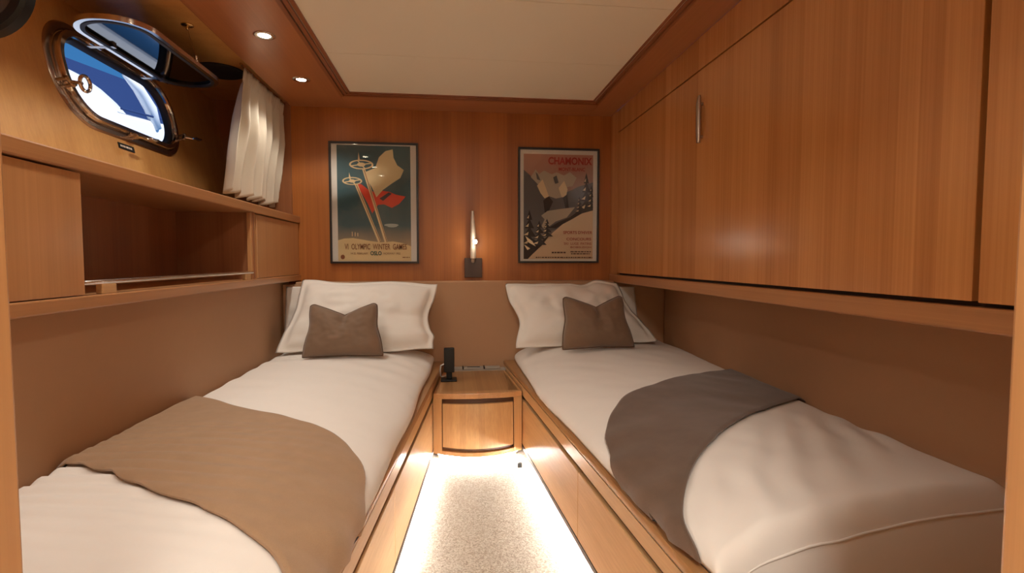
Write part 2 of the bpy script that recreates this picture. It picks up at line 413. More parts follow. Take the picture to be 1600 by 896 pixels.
# curtain: gathered cloth, leaning with the hull
cu = thing('curtain', (-.94,2.75,Z(.28)), 'cream satin curtain gathered in the back left corner beside the porthole', 'curtain')
mb = MB(); rows = []
nr, nc = 40, 150
for i in range(nr+1):
    t = i/nr; row = []
    for j in range(nc+1):
        s = j/nc
        y = (2.50-.07*t**.7) + s*(3.062-(2.50-.07*t**.7))
        ph = .15 + s*6.6 + .25*math.sin(2*t+s*5)
        amp = .007 + .019*min(1, t*2.5)
        w = math.sin(2*math.pi*ph) + .28*math.sin(2*math.pi*ph*1.7+1.3+t*2.5)
        if t < .12: w = .5*w + .6*math.sin(2*math.pi*s*30)*(1-t/.12)
        xx = -.925 - .055*t + amp*w + .010*noise.noise(Vector((s*7, t*3, 1)))
        zz = Z(.862) - t*(.862-.300) + (.010*math.sin(2*math.pi*ph) + .012*noise.noise(Vector((s*6,0,3))))*t**6
        yy = y + .012*math.cos(2*math.pi*ph)*t
        row.append((xx, yy, zz))
    rows.append(row)
mb.loft(rows, False, False)
o = mb.build('drape', M['curtain'], cu, smooth=True); md = o.modifiers.new('s', 'SOLIDIFY'); md.thickness = .0025
MB().tube([(-.925,2.47,Z(.868)), (-.925,3.07,Z(.868))], .006, 8).build('curtain_track', M['bronze'], cu)

# ------------------------------------------------------------------ right locker
RX = .965
lk = thing('overhead_locker', (1.1,1.9,Z(-.135)), 'wide wooden locker with one large flush fold-down door over the right bed', 'locker')
MB().box(RX+.022, 1.268, .42, D-.003, Z(-.132), sz+.0).build('carcass', M['gap'], lk)
dl = MB().hexa([(RX,.862,Z(-.078)),(RX+.02,.862,Z(-.078)),(RX+.02,2.962,Z(-.078)),(RX,2.962,Z(-.078)),(RX,.862,Z(.735)),(RX+.02,.862,Z(.735)),(RX+.02,2.962,Z(.735)),(RX,2.962,Z(.735))]).build('locker_door', M['locker'], lk, bevel=.0015)
MB().box(RX, RX+.021, .42, D-.003, Z(.741), sz-.001).build('top_panel', M['locker'], lk)
MB().box(RX, RX+.021, 2.966, D-.003, Z(-.088), Z(.741)).build('end_stile', M['locker'], lk)
MB().box(RX, RX+.021, .42, .850, Z(-.080), Z(.741)).build('side_panel', M['locker'], lk, bevel=.0015)
MB().box(RX-.006, 1.268, .42, D-.003, Z(-.134), Z(-.088)).build('bottom_rail', M['railY'], lk, bevel=.004)
hb = MB()
hb.tube([(RX-.015,1.935,Z(.452)),(RX-.016,1.935,Z(.50)),(RX-.016,1.935,Z(.60)),(RX-.014,1.935,Z(.632))], [.0075,.0105,.0095,.005], 12)
hb.tube([(RX,1.935,Z(.60)),(RX-.022,1.935,Z(.60))], .006, 10); hb.tube([(RX,1.935,Z(.475)),(RX-.022,1.935,Z(.475))], .006, 10)
sub(hb.build('handle', M['steel'], None, smooth='auto'), dl)['label'] = 'slim vertical polished metal handle'

# ------------------------------------------------------------------ headboard panel and low vinyl edge
HB = 2.98
hbp = MB().prism([(-.928,HB,.001),(1.268,HB,.001),(1.268,HB,Z(-.138)),(.957,HB,Z(-.138)),(.955,HB,Z(-.125)),(-.858,HB,Z(-.125)),(-.860,HB,Z(-.138)),(-.928,HB,Z(-.138))], (0,D-.002-HB,0)).build('headboard', M['leather'], None, bevel=.004)
tag(hbp, 'taupe upholstered panel along the back wall behind both beds and the nightstand', 'headboard')

# ------------------------------------------------------------------ berths
def rail_hexa(X, y0, y1, a, b, z0, z1):
    """a long board following the angled berth face: a, b offsets from the face line"""
    return MB().hexa([(X(y0)+a,y0,Z(z0)),(X(y0)+b,y0,Z(z0)),(X(y1)+b,y1,Z(z0)),(X(y1)+a,y1,Z(z0)),(X(y0)+a,y0,Z(z1)),(X(y0)+b,y0,Z(z1)),(X(y1)+b,y1,Z(z1)),(X(y1)+a,y1,Z(z1))])
def lin(tab, x):
    for (a, ya), (b, yb) in zip(tab, tab[1:]):
        if x <= b: return ya + (yb-ya)*max(0, x-a)/(b-a)
    return tab[-1][1]
offL = lambda y: lin([(.45,-.002),(1.43,.0),(1.75,.006),(2.05,.018),(2.95,.050)], y) + .004*math.sin(9*y)
offR = lambda y: lin([(.45,.045),(.89,.026),(1.0,.020),(1.5,.009),(1.95,.004),(2.15,.006),(2.5,.028),(2.98,.066)], y) + .003*math.sin(8*y+1)
railw = lambda off, y: max(.016, off(y)+.004)
def berth(X, sg, wallx, off, bot, label, seams):
    t = thing('bed', ((X(1.8)+wallx)/2,1.8,0), label, 'bed', 'built-in berths')
    y0, y1 = .45, HB-.004
    o1 = lambda a, b: (sg*a, sg*b)          # sg: direction from the aisle face into the berth
    rings = []; n = 40
    for i in range(n+1):
        y = y0+(y1-y0)*i/n; x = X(y); xi = x+sg*railw(off, y)
        rings.append([(x+sg*.003,y,Z(-.606)),(x,y,Z(-.603)),(x,y,Z(-.590)),(x+sg*.004,y,Z(-.585)),(xi,y,Z(-.585)),(xi,y,Z(-.606))])
    MB().loft(rings).build('top_rail', M['raildark'], t, smooth='auto')
    rail_hexa(X, y0, y1, *o1(.002,.005), -.655, -.610).build('side_rail', M['bedwood'], t, bevel=.001)
    rail_hexa(X, y0, y1, *o1(.0185,.024), bot, -.658).build('frame', M['gap'], t)
    for a, b in zip(seams, seams[1:]):
        rail_hexa(X, a+.0015, b-.0015, *o1(.002,.018), bot+.015, -.676).build('drawer', M['drawerwood'], t, bevel=.002)
    rail_hexa(X, y0, y1, *o1(.001,.018), bot-.004, bot+.013).build('lower_edge', M['gap'], t)
    MB().hexa([(X(y0)+sg*.026,y0,Z(-.80)),(wallx,y0,Z(-.80)),(wallx,y1,Z(-.80)),(X(y1)+sg*.026,y1,Z(-.80)),(X(y0)+sg*.026,y0,Z(-.785)),(wallx,y0,Z(-.785)),(wallx,y1,Z(-.785)),(X(y1)+sg*.026,y1,Z(-.785))]).build('bunk_board', M['bedwood'], t)
    rail_hexa(X, y0, y1, *o1(.06,.075), -.965, -.80).build('toe_kick', M['drawerwood'], t)
    MB().hexa([(X(y0),y0-.02,0),(wallx,y0-.02,0),(wallx,y0,0),(X(y0),y0,0),(X(y0),y0-.02,Z(-.58)),(wallx,y0-.02,Z(-.58)),(wallx,y0,Z(-.58)),(X(y0),y0,Z(-.58))]).build('end_panel', M['bedwood'], t)
    ls = rail_hexa(X, .50, 2.33, *o1(.026,.036), -.928, -.920).build('led_strip', M['strip'], None)
    return t, ls
_, ls = berth(XL, -1, -.928, offL, -.922, 'built-in wooden bed base along the left wall under the porthole cabinet', [.45,1.53,2.60])
tag(ls, 'glowing light strip under the left bed base along the carpet', 'light strip', 'floor light strips')
_, ls = berth(XR, 1, 1.268, offR, -.910, 'built-in wooden bed base along the right wall under the large locker', [.45,1.585,2.60])
tag(ls, 'glowing light strip under the right bed base along the carpet', 'light strip', 'floor light strips')

U0 = .66
def interp(tab, u):
    for (a, ya), (b, yb) in zip(tab, tab[1:]):
        if u <= b:
            return ya + (yb-ya)*(u-a)/(b-a)
    return tab[-1][1]
def smooth_interp(tab, u, w=.05):
    return sum(interp(tab, min(max(u + k*w/3, 0), 1))*q for k, q in ((-3,.5),(-2,1),(-1,1.5),(0,2),(1,1.5),(2,1),(3,.5)))/8
BED = dict(
 L=dict(w=-.924, X=lambda y: XL(y)-offL(y), zw=lambda y: -.505+.025*min(1,max(0,(3.0-y)/1.7)), foot=[(0,.50),(1,.50)], wr=1),
 R=dict(w=1.264, X=lambda y: XR(y)+offR(y), zw=lambda y: -.485-.020*min(1,max(0,(3.0-y)/1.4)), foot=[(0,.98),(.72,.875),(1,.81)], wr=2))
ZB = -.577; ZF = -.778
def bed_pt(k, u, y, lift=0.0):
    B = BED[k]; Xr = B['X'](y); w = B['w']
    ztop = B['zw'](y) + (.016+.009*min(1,max(0,(y-2.15)/.4)))*math.sin(math.pi*min(u*1.15,1)) 
    if u > U0:
        ph = (u-U0)/(1-U0)*math.pi/2
        fr = U0 + (1-U0)*math.sin(ph); drop = math.cos(ph)**.85
        if lift: fr += 0
    else:
        fr = u; drop = 1
    if u < .04: drop *= .75 + .25*(u/.04)
    fy = smooth_interp(B['foot'], u); r = .07
    g = 1.0
    if y < fy + r: g = max(0, 1 - ((fy+r-y)/r)**2.4)**(1/2.4)
    # creases
    v = Vector((w + (Xr-w)*fr, y, 0))
    wr = .006*noise.noise(Vector((v.x*3, v.y*3, 1.7+B['wr']))) + .0035*noise.noise(Vector((v.x*9+v.y*3, v.y*8, 4)))
    if k == 'L':
        c = max(0, 1-abs(y-1.15)/.45)
        wr += c*.0052*math.sin(125*(y+.22*v.x) + 2*noise.noise(Vector((v.x*3,v.y*3,0))))*max(0, 1-u*1.1)
        wr += .0032*math.sin(70*(y*.5+v.x*.2)+3*noise.noise(v*3))*max(0,(y-1.8))
    else:
        c = math.exp(-((y-1.45+.55*u)/.16)**2)
        wr += c*.0045*math.sin(75*(y*.45-v.x*.8)+2*noise.noise(v*4))
    side = max(0, (u-.8)/.2)
    z0 = ZB + (ztop-ZB)*drop; z = ZF + (z0-ZF)*g + wr*g*(1-side)
    out = side*math.sin(min(1,side)*math.pi)*.010*math.sin(26*y+3*noise.noise(Vector((y*3,0,5))))
    x = w + (Xr-w)*fr + out*(1 if k == 'L' else -1)*.6
    return Vector((x, y, Z(z)))
def bed_mesh(k, label):
    B = BED[k]; nu, ny = 90, 380
    mb = MB(); rows = []
    for i in range(ny+1):
        t = i/ny; row = []
        for j in range(nu+1):
            u = j/nu; fy = smooth_interp(B['foot'], u)
            if t < .8: y = 2.972 + (fy+.07-2.972)*t/.8
            else:
                q = (t-.8)/.2; y = fy + .07*(1-math.sin(q*math.pi/2))
            p = bed_pt(k, u, y); row.append(p)
        p0, p1 = row[0].copy(), row[-1].copy()
        sg = -1 if k == 'L' else 1; off = offL if k == 'L' else offR
        xi = (XL if k == 'L' else XR)(p1.y) + sg*max(railw(off, p1.y)+.004, .029)
        for p in row:
            if p.z < Z(-.5785): p.x = min(p.x, xi) if sg < 0 else max(p.x, xi)
        row.append(Vector((xi, p1.y, min(row[-1].z-.002, Z(-.580)))))
        p1 = Vector((xi, p1.y, p1.z)); n = 8
        row += [Vector((p1.x+(p0.x-p1.x)*q/n, p1.y+(p0.y-p1.y)*q/n, Z(-.781))) for q in range(n+1)]
        rows.append(row)
    mb.loft(rows, True, True)
    o = mb.build('mattress', M['linen'], None, smooth=True)
    return tag(o, label, 'mattress', 'made-up mattresses')
bed_mesh('L', 'mattress made up in a smooth white sheet on the left bed base')
mR = bed_mesh('R', 'mattress made up in a tucked white sheet on the right bed base')
# folded hem across the foot end of the right sheet
mb = MB(); rows = []
for q in range(41):
    u = .02 + .86*q/40; fy = smooth_interp(BED['R']['foot'], u)
    p = bed_pt('R', u, fy+.022)
    h_ = .0022*min(1, (40-q)/6)
    rows.append([p+Vector((0,-h_,h_)), p+Vector((0,-h_-.0004,-.002)), p+Vector((0,.004,-.004)), p+Vector((0,.004,.003))])
mb.loft(rows); sub(mb.build('sheet_hem', M['linen'], None, smooth=True), mR)

def runner(k, far, near, mat, label, seed):
    mb = MB(); nu, ny = 76, 90; top = []; bot = []
    for j in range(nu+1):
        u = .004 + .988*j/nu; yf = smooth_interp(far, u); yn = smooth_interp(near, u)
        tr, br = [], []
        for i in range(ny+1):
            y = yn + (yf-yn)*i/ny
            e = 1e-3
            p = bed_pt(k, u, y); a = bed_pt(k, min(u+e,1), y)-bed_pt(k, u-e, y); b = bed_pt(k, u, y+e)-bed_pt(k, u, y-e)
            n = a.cross(b).normalized()
            if n.z < 0: n = -n
            th = .0135 + .002*noise.noise(Vector((p.x*6,p.y*6,seed)))
            ed = min(i, ny-i)/2
            if ed < 1: th *= .75 + .25*ed
            sd = max(0,(u-.72)/.28)
            th += sd*.004*(1+math.sin(40*y+2*noise.noise(Vector((y*4,u,seed)))))
            tr.append(p+n*th); br.append(p+n*.0065)
        top.append(tr); bot.append(br)
    rings = [t + list(reversed(b)) for t, b in zip(top, bot)]
    mb.loft(rings)
    return tag(mb.build('bed_runner', mat, None, smooth='auto'), label, 'blanket', 'bed runners')
runner('L', [(0,1.95),(.30,1.72),(.52,1.60),(.70,1.50),(.81,1.38),(.92,1.22),(1,1.05)], [(0,1.31),(.20,1.22),(.42,1.10),(.66,1.0),(.78,.91),(.86,.86),(1,.60)], M['tan'], 'light tan wool bed runner laid across the left bed', 3)
runner('R', [(0,2.18),(.4,1.98),(.70,1.80),(.86,1.52),(1,1.20)], [(0,1.72),(.40,1.50),(.65,1.33),(.79,1.15),(1,.88)], M['dark'], 'dark brown wool bed runner laid across the right bed', 8)

# ------------------------------------------------------------------ pillows and cushions
def soft(name, TL, TR, BL, BR, T, mat, flange=.0, front=1.0, back=.6, edge=None, seed=0, wav=.006, crease=None, n=(56,40), power=.42, wr=.006):
    TL, TR, BL, BR = [Vector((p[0], p[1], Z(p[2]))) for p in (TL, TR, BL, BR)]
    ex = ((TR-TL)+(BR-BL)).normalized(); ey = ((TL-BL)+(TR-BR)).normalized(); nn = ex.cross(ey).normalized()
    if nn.y > 0: nn = -nn
    def P(a, b, side):
        u, v = (a+1)/2, (b+1)/2
        if edge:
            du, dv = edge(a, b)
        else: du = dv = 0
        p = (BL*(1-u)+BR*u)*(1-v) + (TL*(1-u)+TR*u)*v + ex*du + ey*dv
        ai, bi = abs(a)/(1-flange), abs(b)/(1-flange*1.3)
        prof = (max(0, 1-ai**2.6)*max(0, 1-bi**2.6))**power
        th = T*prof*(front if side > 0 else back)
        if crease: th *= crease(a, b)
        w = wav*noise.noise(Vector((a*3.1, b*3.1, seed)))*(max(abs(a),abs(b))**3)
        w += prof*wr*noise.noise(Vector((a*2.6+seed, b*2.2, seed*2.)))+ prof*wr*.5*noise.noise(Vector((a*6+seed, b*5, seed*3.)))
        return p + nn*(th*side + w + .0018*side)
    mb = MB(); na, nb = n
    grid = {}
    for sd in (1, -1):
        for i in range(na+1):
            for j in range(nb+1):
                if sd == -1 and (i in (0,na) or j in (0,nb)): grid[sd,i,j] = grid[1,i,j]; continue
                grid[sd,i,j] = mb.b.verts.new(P(-1+2*i/na, -1+2*j/nb, sd))
        for i in range(na):
            for j in range(nb):
                mb.f([grid[sd,i,j], grid[sd,i+1,j], grid[sd,i+1,j+1], grid[sd,i,j+1]])
    loop = [P(-1+2*i/na,-1,0) for i in range(na)] + [P(1,-1+2*j/nb,0) for j in range(nb)] + [P(1-2*i/na,1,0) for i in range(na)] + [P(-1,1-2*j/nb,0) for j in range(nb)]
    return mb.build(name, mat, None, smooth=True), loop
# sleeping pillows against the headboard
def eL(a, b):
    du = 0
    if a > 0: du = -.040*a*math.exp(-((b+.05)/.55)**2) + .012*a*math.exp(-((b+.62)/.12)**2)
    else: du = .02*abs(a)*math.exp(-((b-.1)/.6)**2)
    return du, .008*math.sin(a*5)*b
def eR(a, b):
    du = .045*abs(a)*math.exp(-((b+.2)/.5)**2) if a < 0 else -.030*a*math.exp(-((b-.15)/.5)**2)
    dv = 0
    if b > 0: dv = b*(.022*math.exp(-((a-.62)/.18)**2) - .012*math.exp(-((a-.32)/.2)**2))
    return du, dv
o, _ = soft('pillow', (-.90,2.955,-.148), (-.25,2.955,-.148), (-.918,2.945,-.47), (-.25,2.945,-.47), .03, M['linen2'], .06, .5, .1, None, 21)
tag(o, 'white pillow mostly hidden behind the front pillow on the left bed, against the corner', 'pillow', 'pillows on the left bed')
o, _ = soft('pillow', (-.812,2.94,-.117), (-.080,2.935,-.133), (-.893,2.735,-.467), (-.097,2.73,-.476), .085, M['linen2'], .09, .95, .22, eL, 2, .010, None, (64,48), wr=.017)
tag(o, 'white oxford pillow propped in front at the head of the left bed', 'pillow', 'pillows on the left bed')
o, _ = soft('pillow', (.52,2.955,-.150), (1.07,2.955,-.160), (.52,2.945,-.45), (1.10,2.945,-.45), .03, M['linen2'], .06, .5, .1, None, 31)
tag(o, 'white pillow mostly hidden behind the front pillow on the right bed, against the corner', 'pillow', 'pillows on the right bed')
o, _ = soft('pillow', (.302,2.935,-.139), (.96,2.94,-.137), (.334,2.73,-.475), (1.128,2.735,-.452), .085, M['linen2'], .09, .95, .22, eR, 5, .012, None, (64,48), wr=.017)
tag(o, 'white oxford pillow propped in front at the head of the right bed', 'pillow', 'pillows on the right bed')
def ecush(d, nx):
    def e(a, b):
        t = (b+1)/2
        q = (a-nx)/(1-nx) if a > nx else (nx-a)/(1+nx)
        dv = -d*(max(0, 1-q)**1.15)*t**2.2
        # rounded ears
        dv -= .012*max(0, (abs(a)-.86)/.14)**2*t**3
        du = -.012*a*math.exp(-((b-.15)/.45)**2)
        return du, dv + .006*(1-t)**3*(1-abs(a))
    return e
def cre(nx):
    return lambda a, b: 1 - .62*math.exp(-((a-nx)/.10)**2)*max(0, (b-.15)/.85)**.8 - .25*math.exp(-((a-nx)/.3)**2)*max(0,(b+.2)/1.2)
def cushion(TL, TR, BL, BR, d, nx, label, seed):
    o, loop = soft('cushion', TL, TR, BL, BR, .062, M['cushion'], 0, 1, .55, ecush(d, nx), seed, .004, cre(nx), (60,44), .40, .007)
    tag(o, label, 'cushion', 'cushions on the beds')
    sub(MB().tube(loop, .0042, 8, loop=True).build('piping', M['piping'], None, smooth=True), o)
cushion((-.692,2.645,-.219), (-.374,2.645,-.215), (-.716,2.57,-.470), (-.338,2.57,-.468), .062, .03, 'taupe satin cushion with a chopped top leaning on the left bed pillow', 11)
cushion((.574,2.645,-.192), (.888,2.645,-.189), (.563,2.59,-.460), (.940,2.59,-.452), .062, .08, 'taupe satin cushion with a chopped top leaning on the right bed pillow', 14)

# ------------------------------------------------------------------ nightstand
NZ = -.63
ns = thing('nightstand', (.115,2.75,0), 'pale wooden bow-fronted nightstand with one drawer between the two beds', 'nightstand')
nl = lambda y: XL(y)+.003; nr_ = lambda y: XR(y)-.003
YS, BOW = 2.44, .075
def front(t, z, push=0.0):       # t 0..1 across the front, bowed outward more at the bottom
    k = .30 + .70*min(1, max(0, (NZ-z)/.25))
    y = YS - BOW*k*(1-(2*t-1)**2) + push
    return y
def fpt(x, z, push=0.0):
    a, b = nl(YS), nr_(YS); t = (x-a)/(b-a)
    return Vector((x, front(min(1,max(0,t)), z, push), Z(z)))
def bowed(x0, x1, z0, z1, p0, p1, name, mat, parent, bev=.002, n=20):
    rings = []
    for i in range(n+1):
        x = x0+(x1-x0)*i/n
        rings.append([fpt(x,z0,p0), fpt(x,z1,p0), fpt(x,z1,p1), fpt(x,z0,p1)])
    return MB().loft(rings).build(name, mat, parent, smooth='auto', bevel=bev)
xa, xb = nl(YS), nr_(YS)
bowed(xa, xa+.040, -.917, -.656, 0, .03, 'stile', M['standwood'], ns)
bowed(xb-.040, xb, -.917, -.656, 0, .03, 'stile', M['standwood'], ns)
bowed(xa+.040, xb-.040, -.917, -.897, .0, .03, 'bottom_rail', M['standtop'], ns)
bowed(xa+.040, xb-.040, -.897, -.656, .022, .03, 'recess', M['gapbrown'], ns)
dw = bowed(xa+.044, xb-.044, -.880, -.680, .004, .021, 'drawer', M['standwood'], ns)
MB().hexa([(nl(YS+.032),YS+.032,Z(-.917)),(nr_(YS+.032),YS+.032,Z(-.917)),(nr_(HB-.004),HB-.004,Z(-.917)),(nl(HB-.004),HB-.004,Z(-.917)),(nl(YS+.032),YS+.032,Z(-.657)),(nr_(YS+.032),YS+.032,Z(-.657)),(nr_(HB-.004),HB-.004,Z(-.657)),(nl(HB-.004),HB-.004,Z(-.657))]).build('body', M['gapbrown'], ns)
# top: slab with a bowed front edge and a raised inner field
mb = MB(); ring0 = []
n = 20
fr_ = [Vector((xa+(xb-xa)*i/n, front(i/n, NZ, -.004), 0)) for i in range(n+1)]
poly = fr_ + [Vector((nr_(HB-.004), HB-.004, 0)), Vector((nl(HB-.004), HB-.004, 0))]
mb.prism([p+Vector((0,0,Z(-.656))) for p in poly], (0,0,.026)); mb.build('top', M['standtop'], ns, bevel=.003)
MB().hexa([(xa+.035,YS+.02,Z(NZ-.004)),(xb-.012,YS+.02,Z(NZ-.004)),(nr_(2.91)-.012,2.91,Z(NZ-.004)),(nl(2.91)+.035,2.91,Z(NZ-.004)),(xa+.035,YS+.02,Z(NZ)),(xb-.012,YS+.02,Z(NZ)),(nr_(2.91)-.012,2.91,Z(NZ)),(nl(2.91)+.035,2.91,Z(NZ))]).build('top_inset', M['standtop'], ns, bevel=.0015)
bowed(xa+.02, xb-.02, -.964, -.918, .075, .09, 'toe_kick', M['drawerwood'], ns)
rings = []
for i in range(21):
    x = xa+.02+(xb-xa-.04)*i/20
    rings.append([fpt(x,-.930,.030), fpt(x,-.921,.030), fpt(x,-.921,.042), fpt(x,-.930,.042)])
tag(MB().loft(rings).build('led_strip', M['strip'], None), 'glowing light strip under the bowed nightstand front', 'light strip', 'floor light strips')

# socket strip behind
st = thing('socket_strip', (.16,3.04,Z(NZ)), 'low grey socket strip along the back edge of the nightstand top', 'socket strip')
MB().box(-.035,.31,2.915,2.962,Z(NZ-.003),Z(NZ+.010)).build('housing', M['grey'], st, bevel=.002)
for x0, x1 in ((-.03,.055),(.063,.175),(.183,.27)):
    f_ = MB().box(x0,x1,2.910,2.958,Z(NZ+.010),Z(NZ+.019)).build('cover', M['grey'], st, bevel=.002)
    if x0 > .05 and x0 < .1: sub(MB().box(x0+.02,x1-.02,2.924,2.938,Z(NZ+.0191),Z(NZ+.0205)).build('slot', M['black'], None), f_)
for x in (.059,.179): MB().box(x-.003,x+.003,2.910,2.960,Z(NZ+.010),Z(NZ+.022)).build('spacer', M['gap'], st)
# little black device
dv = thing('desktop_speaker', (-.012,2.695,Z(NZ)), 'small upright black speaker on a square foot at the left of the nightstand top', 'speaker')
MB().box(-.060,.022,2.660,2.735,Z(NZ),Z(NZ+.010)).build('foot', M['black'], dv, bevel=.003)
MB().box(-.032,-.002,2.685,2.710,Z(NZ+.010),Z(NZ+.052)).build('neck', M['black'], dv, bevel=.003)
MB().box(-.044,.010,2.677,2.707,Z(NZ+.045),Z(NZ+.172)).build('body', M['black'], dv, bevel=.004)
MB().tube([(-.040,2.710,Z(NZ+.085)),(-.060,2.720,Z(NZ+.075)),(-.064,2.730,Z(NZ+.045)),(-.063,2.745,Z(NZ+.014)),(-.055,2.765,Z(NZ+.005)),(-.02,2.815,Z(NZ+.004)),(-.005,2.88,Z(NZ+.004))], .0035, 8).build('cable', M['whitep'], dv, smooth=True)['label'] = 'white cable'
# door stop on the carpet
ds = thing('door_stop', (.308,2.34,0), 'tiny black stopper on the carpet at the right foot of the nightstand', 'stopper')
MB().box(.298,.318,2.335,2.352,0,.022).build('block', M['black'], ds, bevel=.003)

# ------------------------------------------------------------------ wall lamp
wl = thing('wall_lamp', (.124,3.09,Z(-.105)), 'slim metal reading lamp with glowing bulb on a dark square plate between the posters', 'lamp')
MB().box(.074,.178,3.078,3.099,Z(-.106),Z(.010)).build('base_plate', M['darkwood'], wl, bevel=.002)
MB().tube([(.124,3.055,Z(.008)),(.124,3.052,Z(.03)),(.124,3.049,Z(.14)),(.1225,3.047,Z(.24)),(.1215,3.046,Z(.284))], [.0165,.018,.0165,.0115,.0075], 16).build('stem', M['nickel'], wl, smooth='auto')
MB().tube([(.124,3.08,Z(-.012)),(.124,3.058,Z(.010))], .010, 10).build('elbow', M['nickel'], wl, smooth='auto')
bl = MB().lathe((.134,3.032,Z(.104)), (.08,-1,-.05), [(.011,-.006),(.014,.008),(.0128,.0105)], 16).build('lamp_head', M['nickel'], wl, smooth='auto')
sub(MB().lathe((.134,3.022,Z(.104)), (.08,-1,-.05), [(.0125,0),(.0115,.006),(.007,.012),(.001,.0145)], 16).build('bulb', M['bulb'], None, smooth=True), bl)

# ------------------------------------------------------------------ posters
def ink(c): l = s2l(c); k = min(1.6, .84/max(l)); return tuple(k*x for x in l)
def cmat(name, c, r=.6): return plain(name, ink(c), r)
def poster(x0, x1, z0, z1, px0, px1, pz0, pz1, label, mats, draw, letters):
    t = thing('framed_poster', ((x0+x1)/2, D, Z(z0)), label, 'poster', 'framed posters')
    f = .011
    mb = MB()
    mb.box(x0,x1,D-.024,D-.001,Z(z0),Z(z0+f)); mb.box(x0,x1,D-.024,D-.001,Z(z1-f),Z(z1))
    mb.box(x0,x0+f,D-.024,D-.001,Z(z0+f),Z(z1-f)); mb.box(x1-f,x1,D-.024,D-.001,Z(z0+f),Z(z1-f))
    mb.build('frame', M['frame'], t)
    MB().box(x0+f,x1-f,D-.010,D-.004,Z(z0+f),Z(z1-f)).build('mount', M['paper'], t)
    lay = [0]
    mb = MB()
    def pt(x, y, k=0.0): return Vector((px0+(px1-px0)*x, D-.0104-lay[0]*.00018-k, Z(pz1+(pz0-pz1)*y)))
    def poly(m, pts):
        mb.mi = m; lay[0] += 1; mb.f([mb.b.verts.new(pt(min(1,max(0,x)), min(1,max(0,y)))) for x, y in pts])
    draw(poly)
    lay[0] += 1
    pr = mb.build('print', mats, t)
    mb = MB()
    for (s, cx_, cy_, w, hh, b, m) in letters:
        mb.mi = m
        if s:
            text_mesh(mb, s, lambda a, c, cx_=cx_, cy_=cy_, w=w, hh=hh: Vector((px0+(px1-px0)*(cx_-w/2)+a, D-.0104-lay[0]*.00018-.0004, Z(pz1+(pz0-pz1)*(cy_+hh/2))+c)), hh*(pz1-pz0), w*(px1-px0), bold=b)
    for (s, cx_, cy_, w, hh, b, m) in letters:
        if not s:      # writing too small to read: broken bars
            mb.mi = m; x = cx_-w/2
            rnd = random.Random(int(cy_*1000))
            while x < cx_+w/2:
                ww = rnd.uniform(.012,.05)
                a = pt(x, cy_+hh/2, .0004); b2 = pt(min(x+ww, cx_+w/2), cy_-hh/2, .0004)
                mb.f([mb.b.verts.new(q) for q in ((a.x,a.y,a.z),(b2.x,a.y,a.z),(b2.x,a.y,b2.z),(a.x,a.y,b2.z))]); x += ww+.010
    sub(mb.build('lettering', mats, None), pr)
    MB().box(x0+f,x1-f,D-.0175,D-.0155,Z(z0+f),Z(z1-f)).build('glazing', M['glazing'], t)
def gradient(name, axis_lo, axis_hi, lo, hi, c_lo, c_hi, n_amt=.3):
    m, nt, b = base_mat(name); L = nt.links.new
    tc = N(nt,'ShaderNodeTexCoord'); sep = N(nt,'ShaderNodeSeparateXYZ'); L(tc.outputs['Object'], sep.inputs[0])
    mr_ = N(nt,'ShaderNodeMapRange'); mr_.inputs['From Min'].default_value = lo; mr_.inputs['From Max'].default_value = hi
    L(sep.outputs['Z'], mr_.inputs['Value'])
    ns_ = N(nt,'ShaderNodeTexNoise'); ns_.inputs['Scale'].default_value = 9; ns_.inputs['Detail'].default_value = 5
    L(tc.outputs['Object'], ns_.inputs['Vector'])
    ad = N(nt,'ShaderNodeMath', operation='MULTIPLY_ADD'); ad.inputs[1].default_value = n_amt; L(ns_.outputs['Fac'], ad.inputs[0]); L(mr_.outputs[0], ad.inputs[2])
    sb = N(nt,'ShaderNodeMath', operation='SUBTRACT'); sb.inputs[1].default_value = n_amt/2; L(ad.outputs[0], sb.inputs[0])
    cr = N(nt,'ShaderNodeValToRGB'); cr.color_ramp.elements[0].color = (*ink(c_lo),1); cr.color_ramp.elements[1].color = (*ink(c_hi),1)
    L(sb.outputs[0], cr.inputs[0]); L(cr.outputs[0], b.inputs['Base Color']); b.inputs['Roughness'].default_value = .6
    return m
def ell(cx_, cy_, rx, ry, n=28, a0=0, a1=2*math.pi): return [(cx_+rx*math.cos(a0+(a1-a0)*i/n), cy_+ry*math.sin(a0+(a1-a0)*i/n)) for i in range(n)]
def bar(x0, y0, x1, y1, w): 
    dx, dy = x1-x0, y1-y0; l = math.hypot(dx, dy*1.45); nx, ny = dy*1.45/l*w/2, -dx/l*w/2/1.45
    return [(x0+nx,y0+ny),(x1+nx,y1+ny),(x1-nx,y1-ny),(x0-nx,y0-ny)]
P1 = [gradient('poster_teal', 0, 0, Z(.03), Z(.20), (172,140,104), (56,82,86)), cmat('poster_cream', (222,196,146)), cmat('poster_pole', (214,190,146)),
      cmat('poster_pennant', (224,204,158)), cmat('poster_red', (188,62,40)), cmat('poster_dark', (38,36,46)), cmat('poster_brown', (120,70,40)), cmat('poster_green', (34,66,60)), cmat('poster_cloud', (150,158,150))]
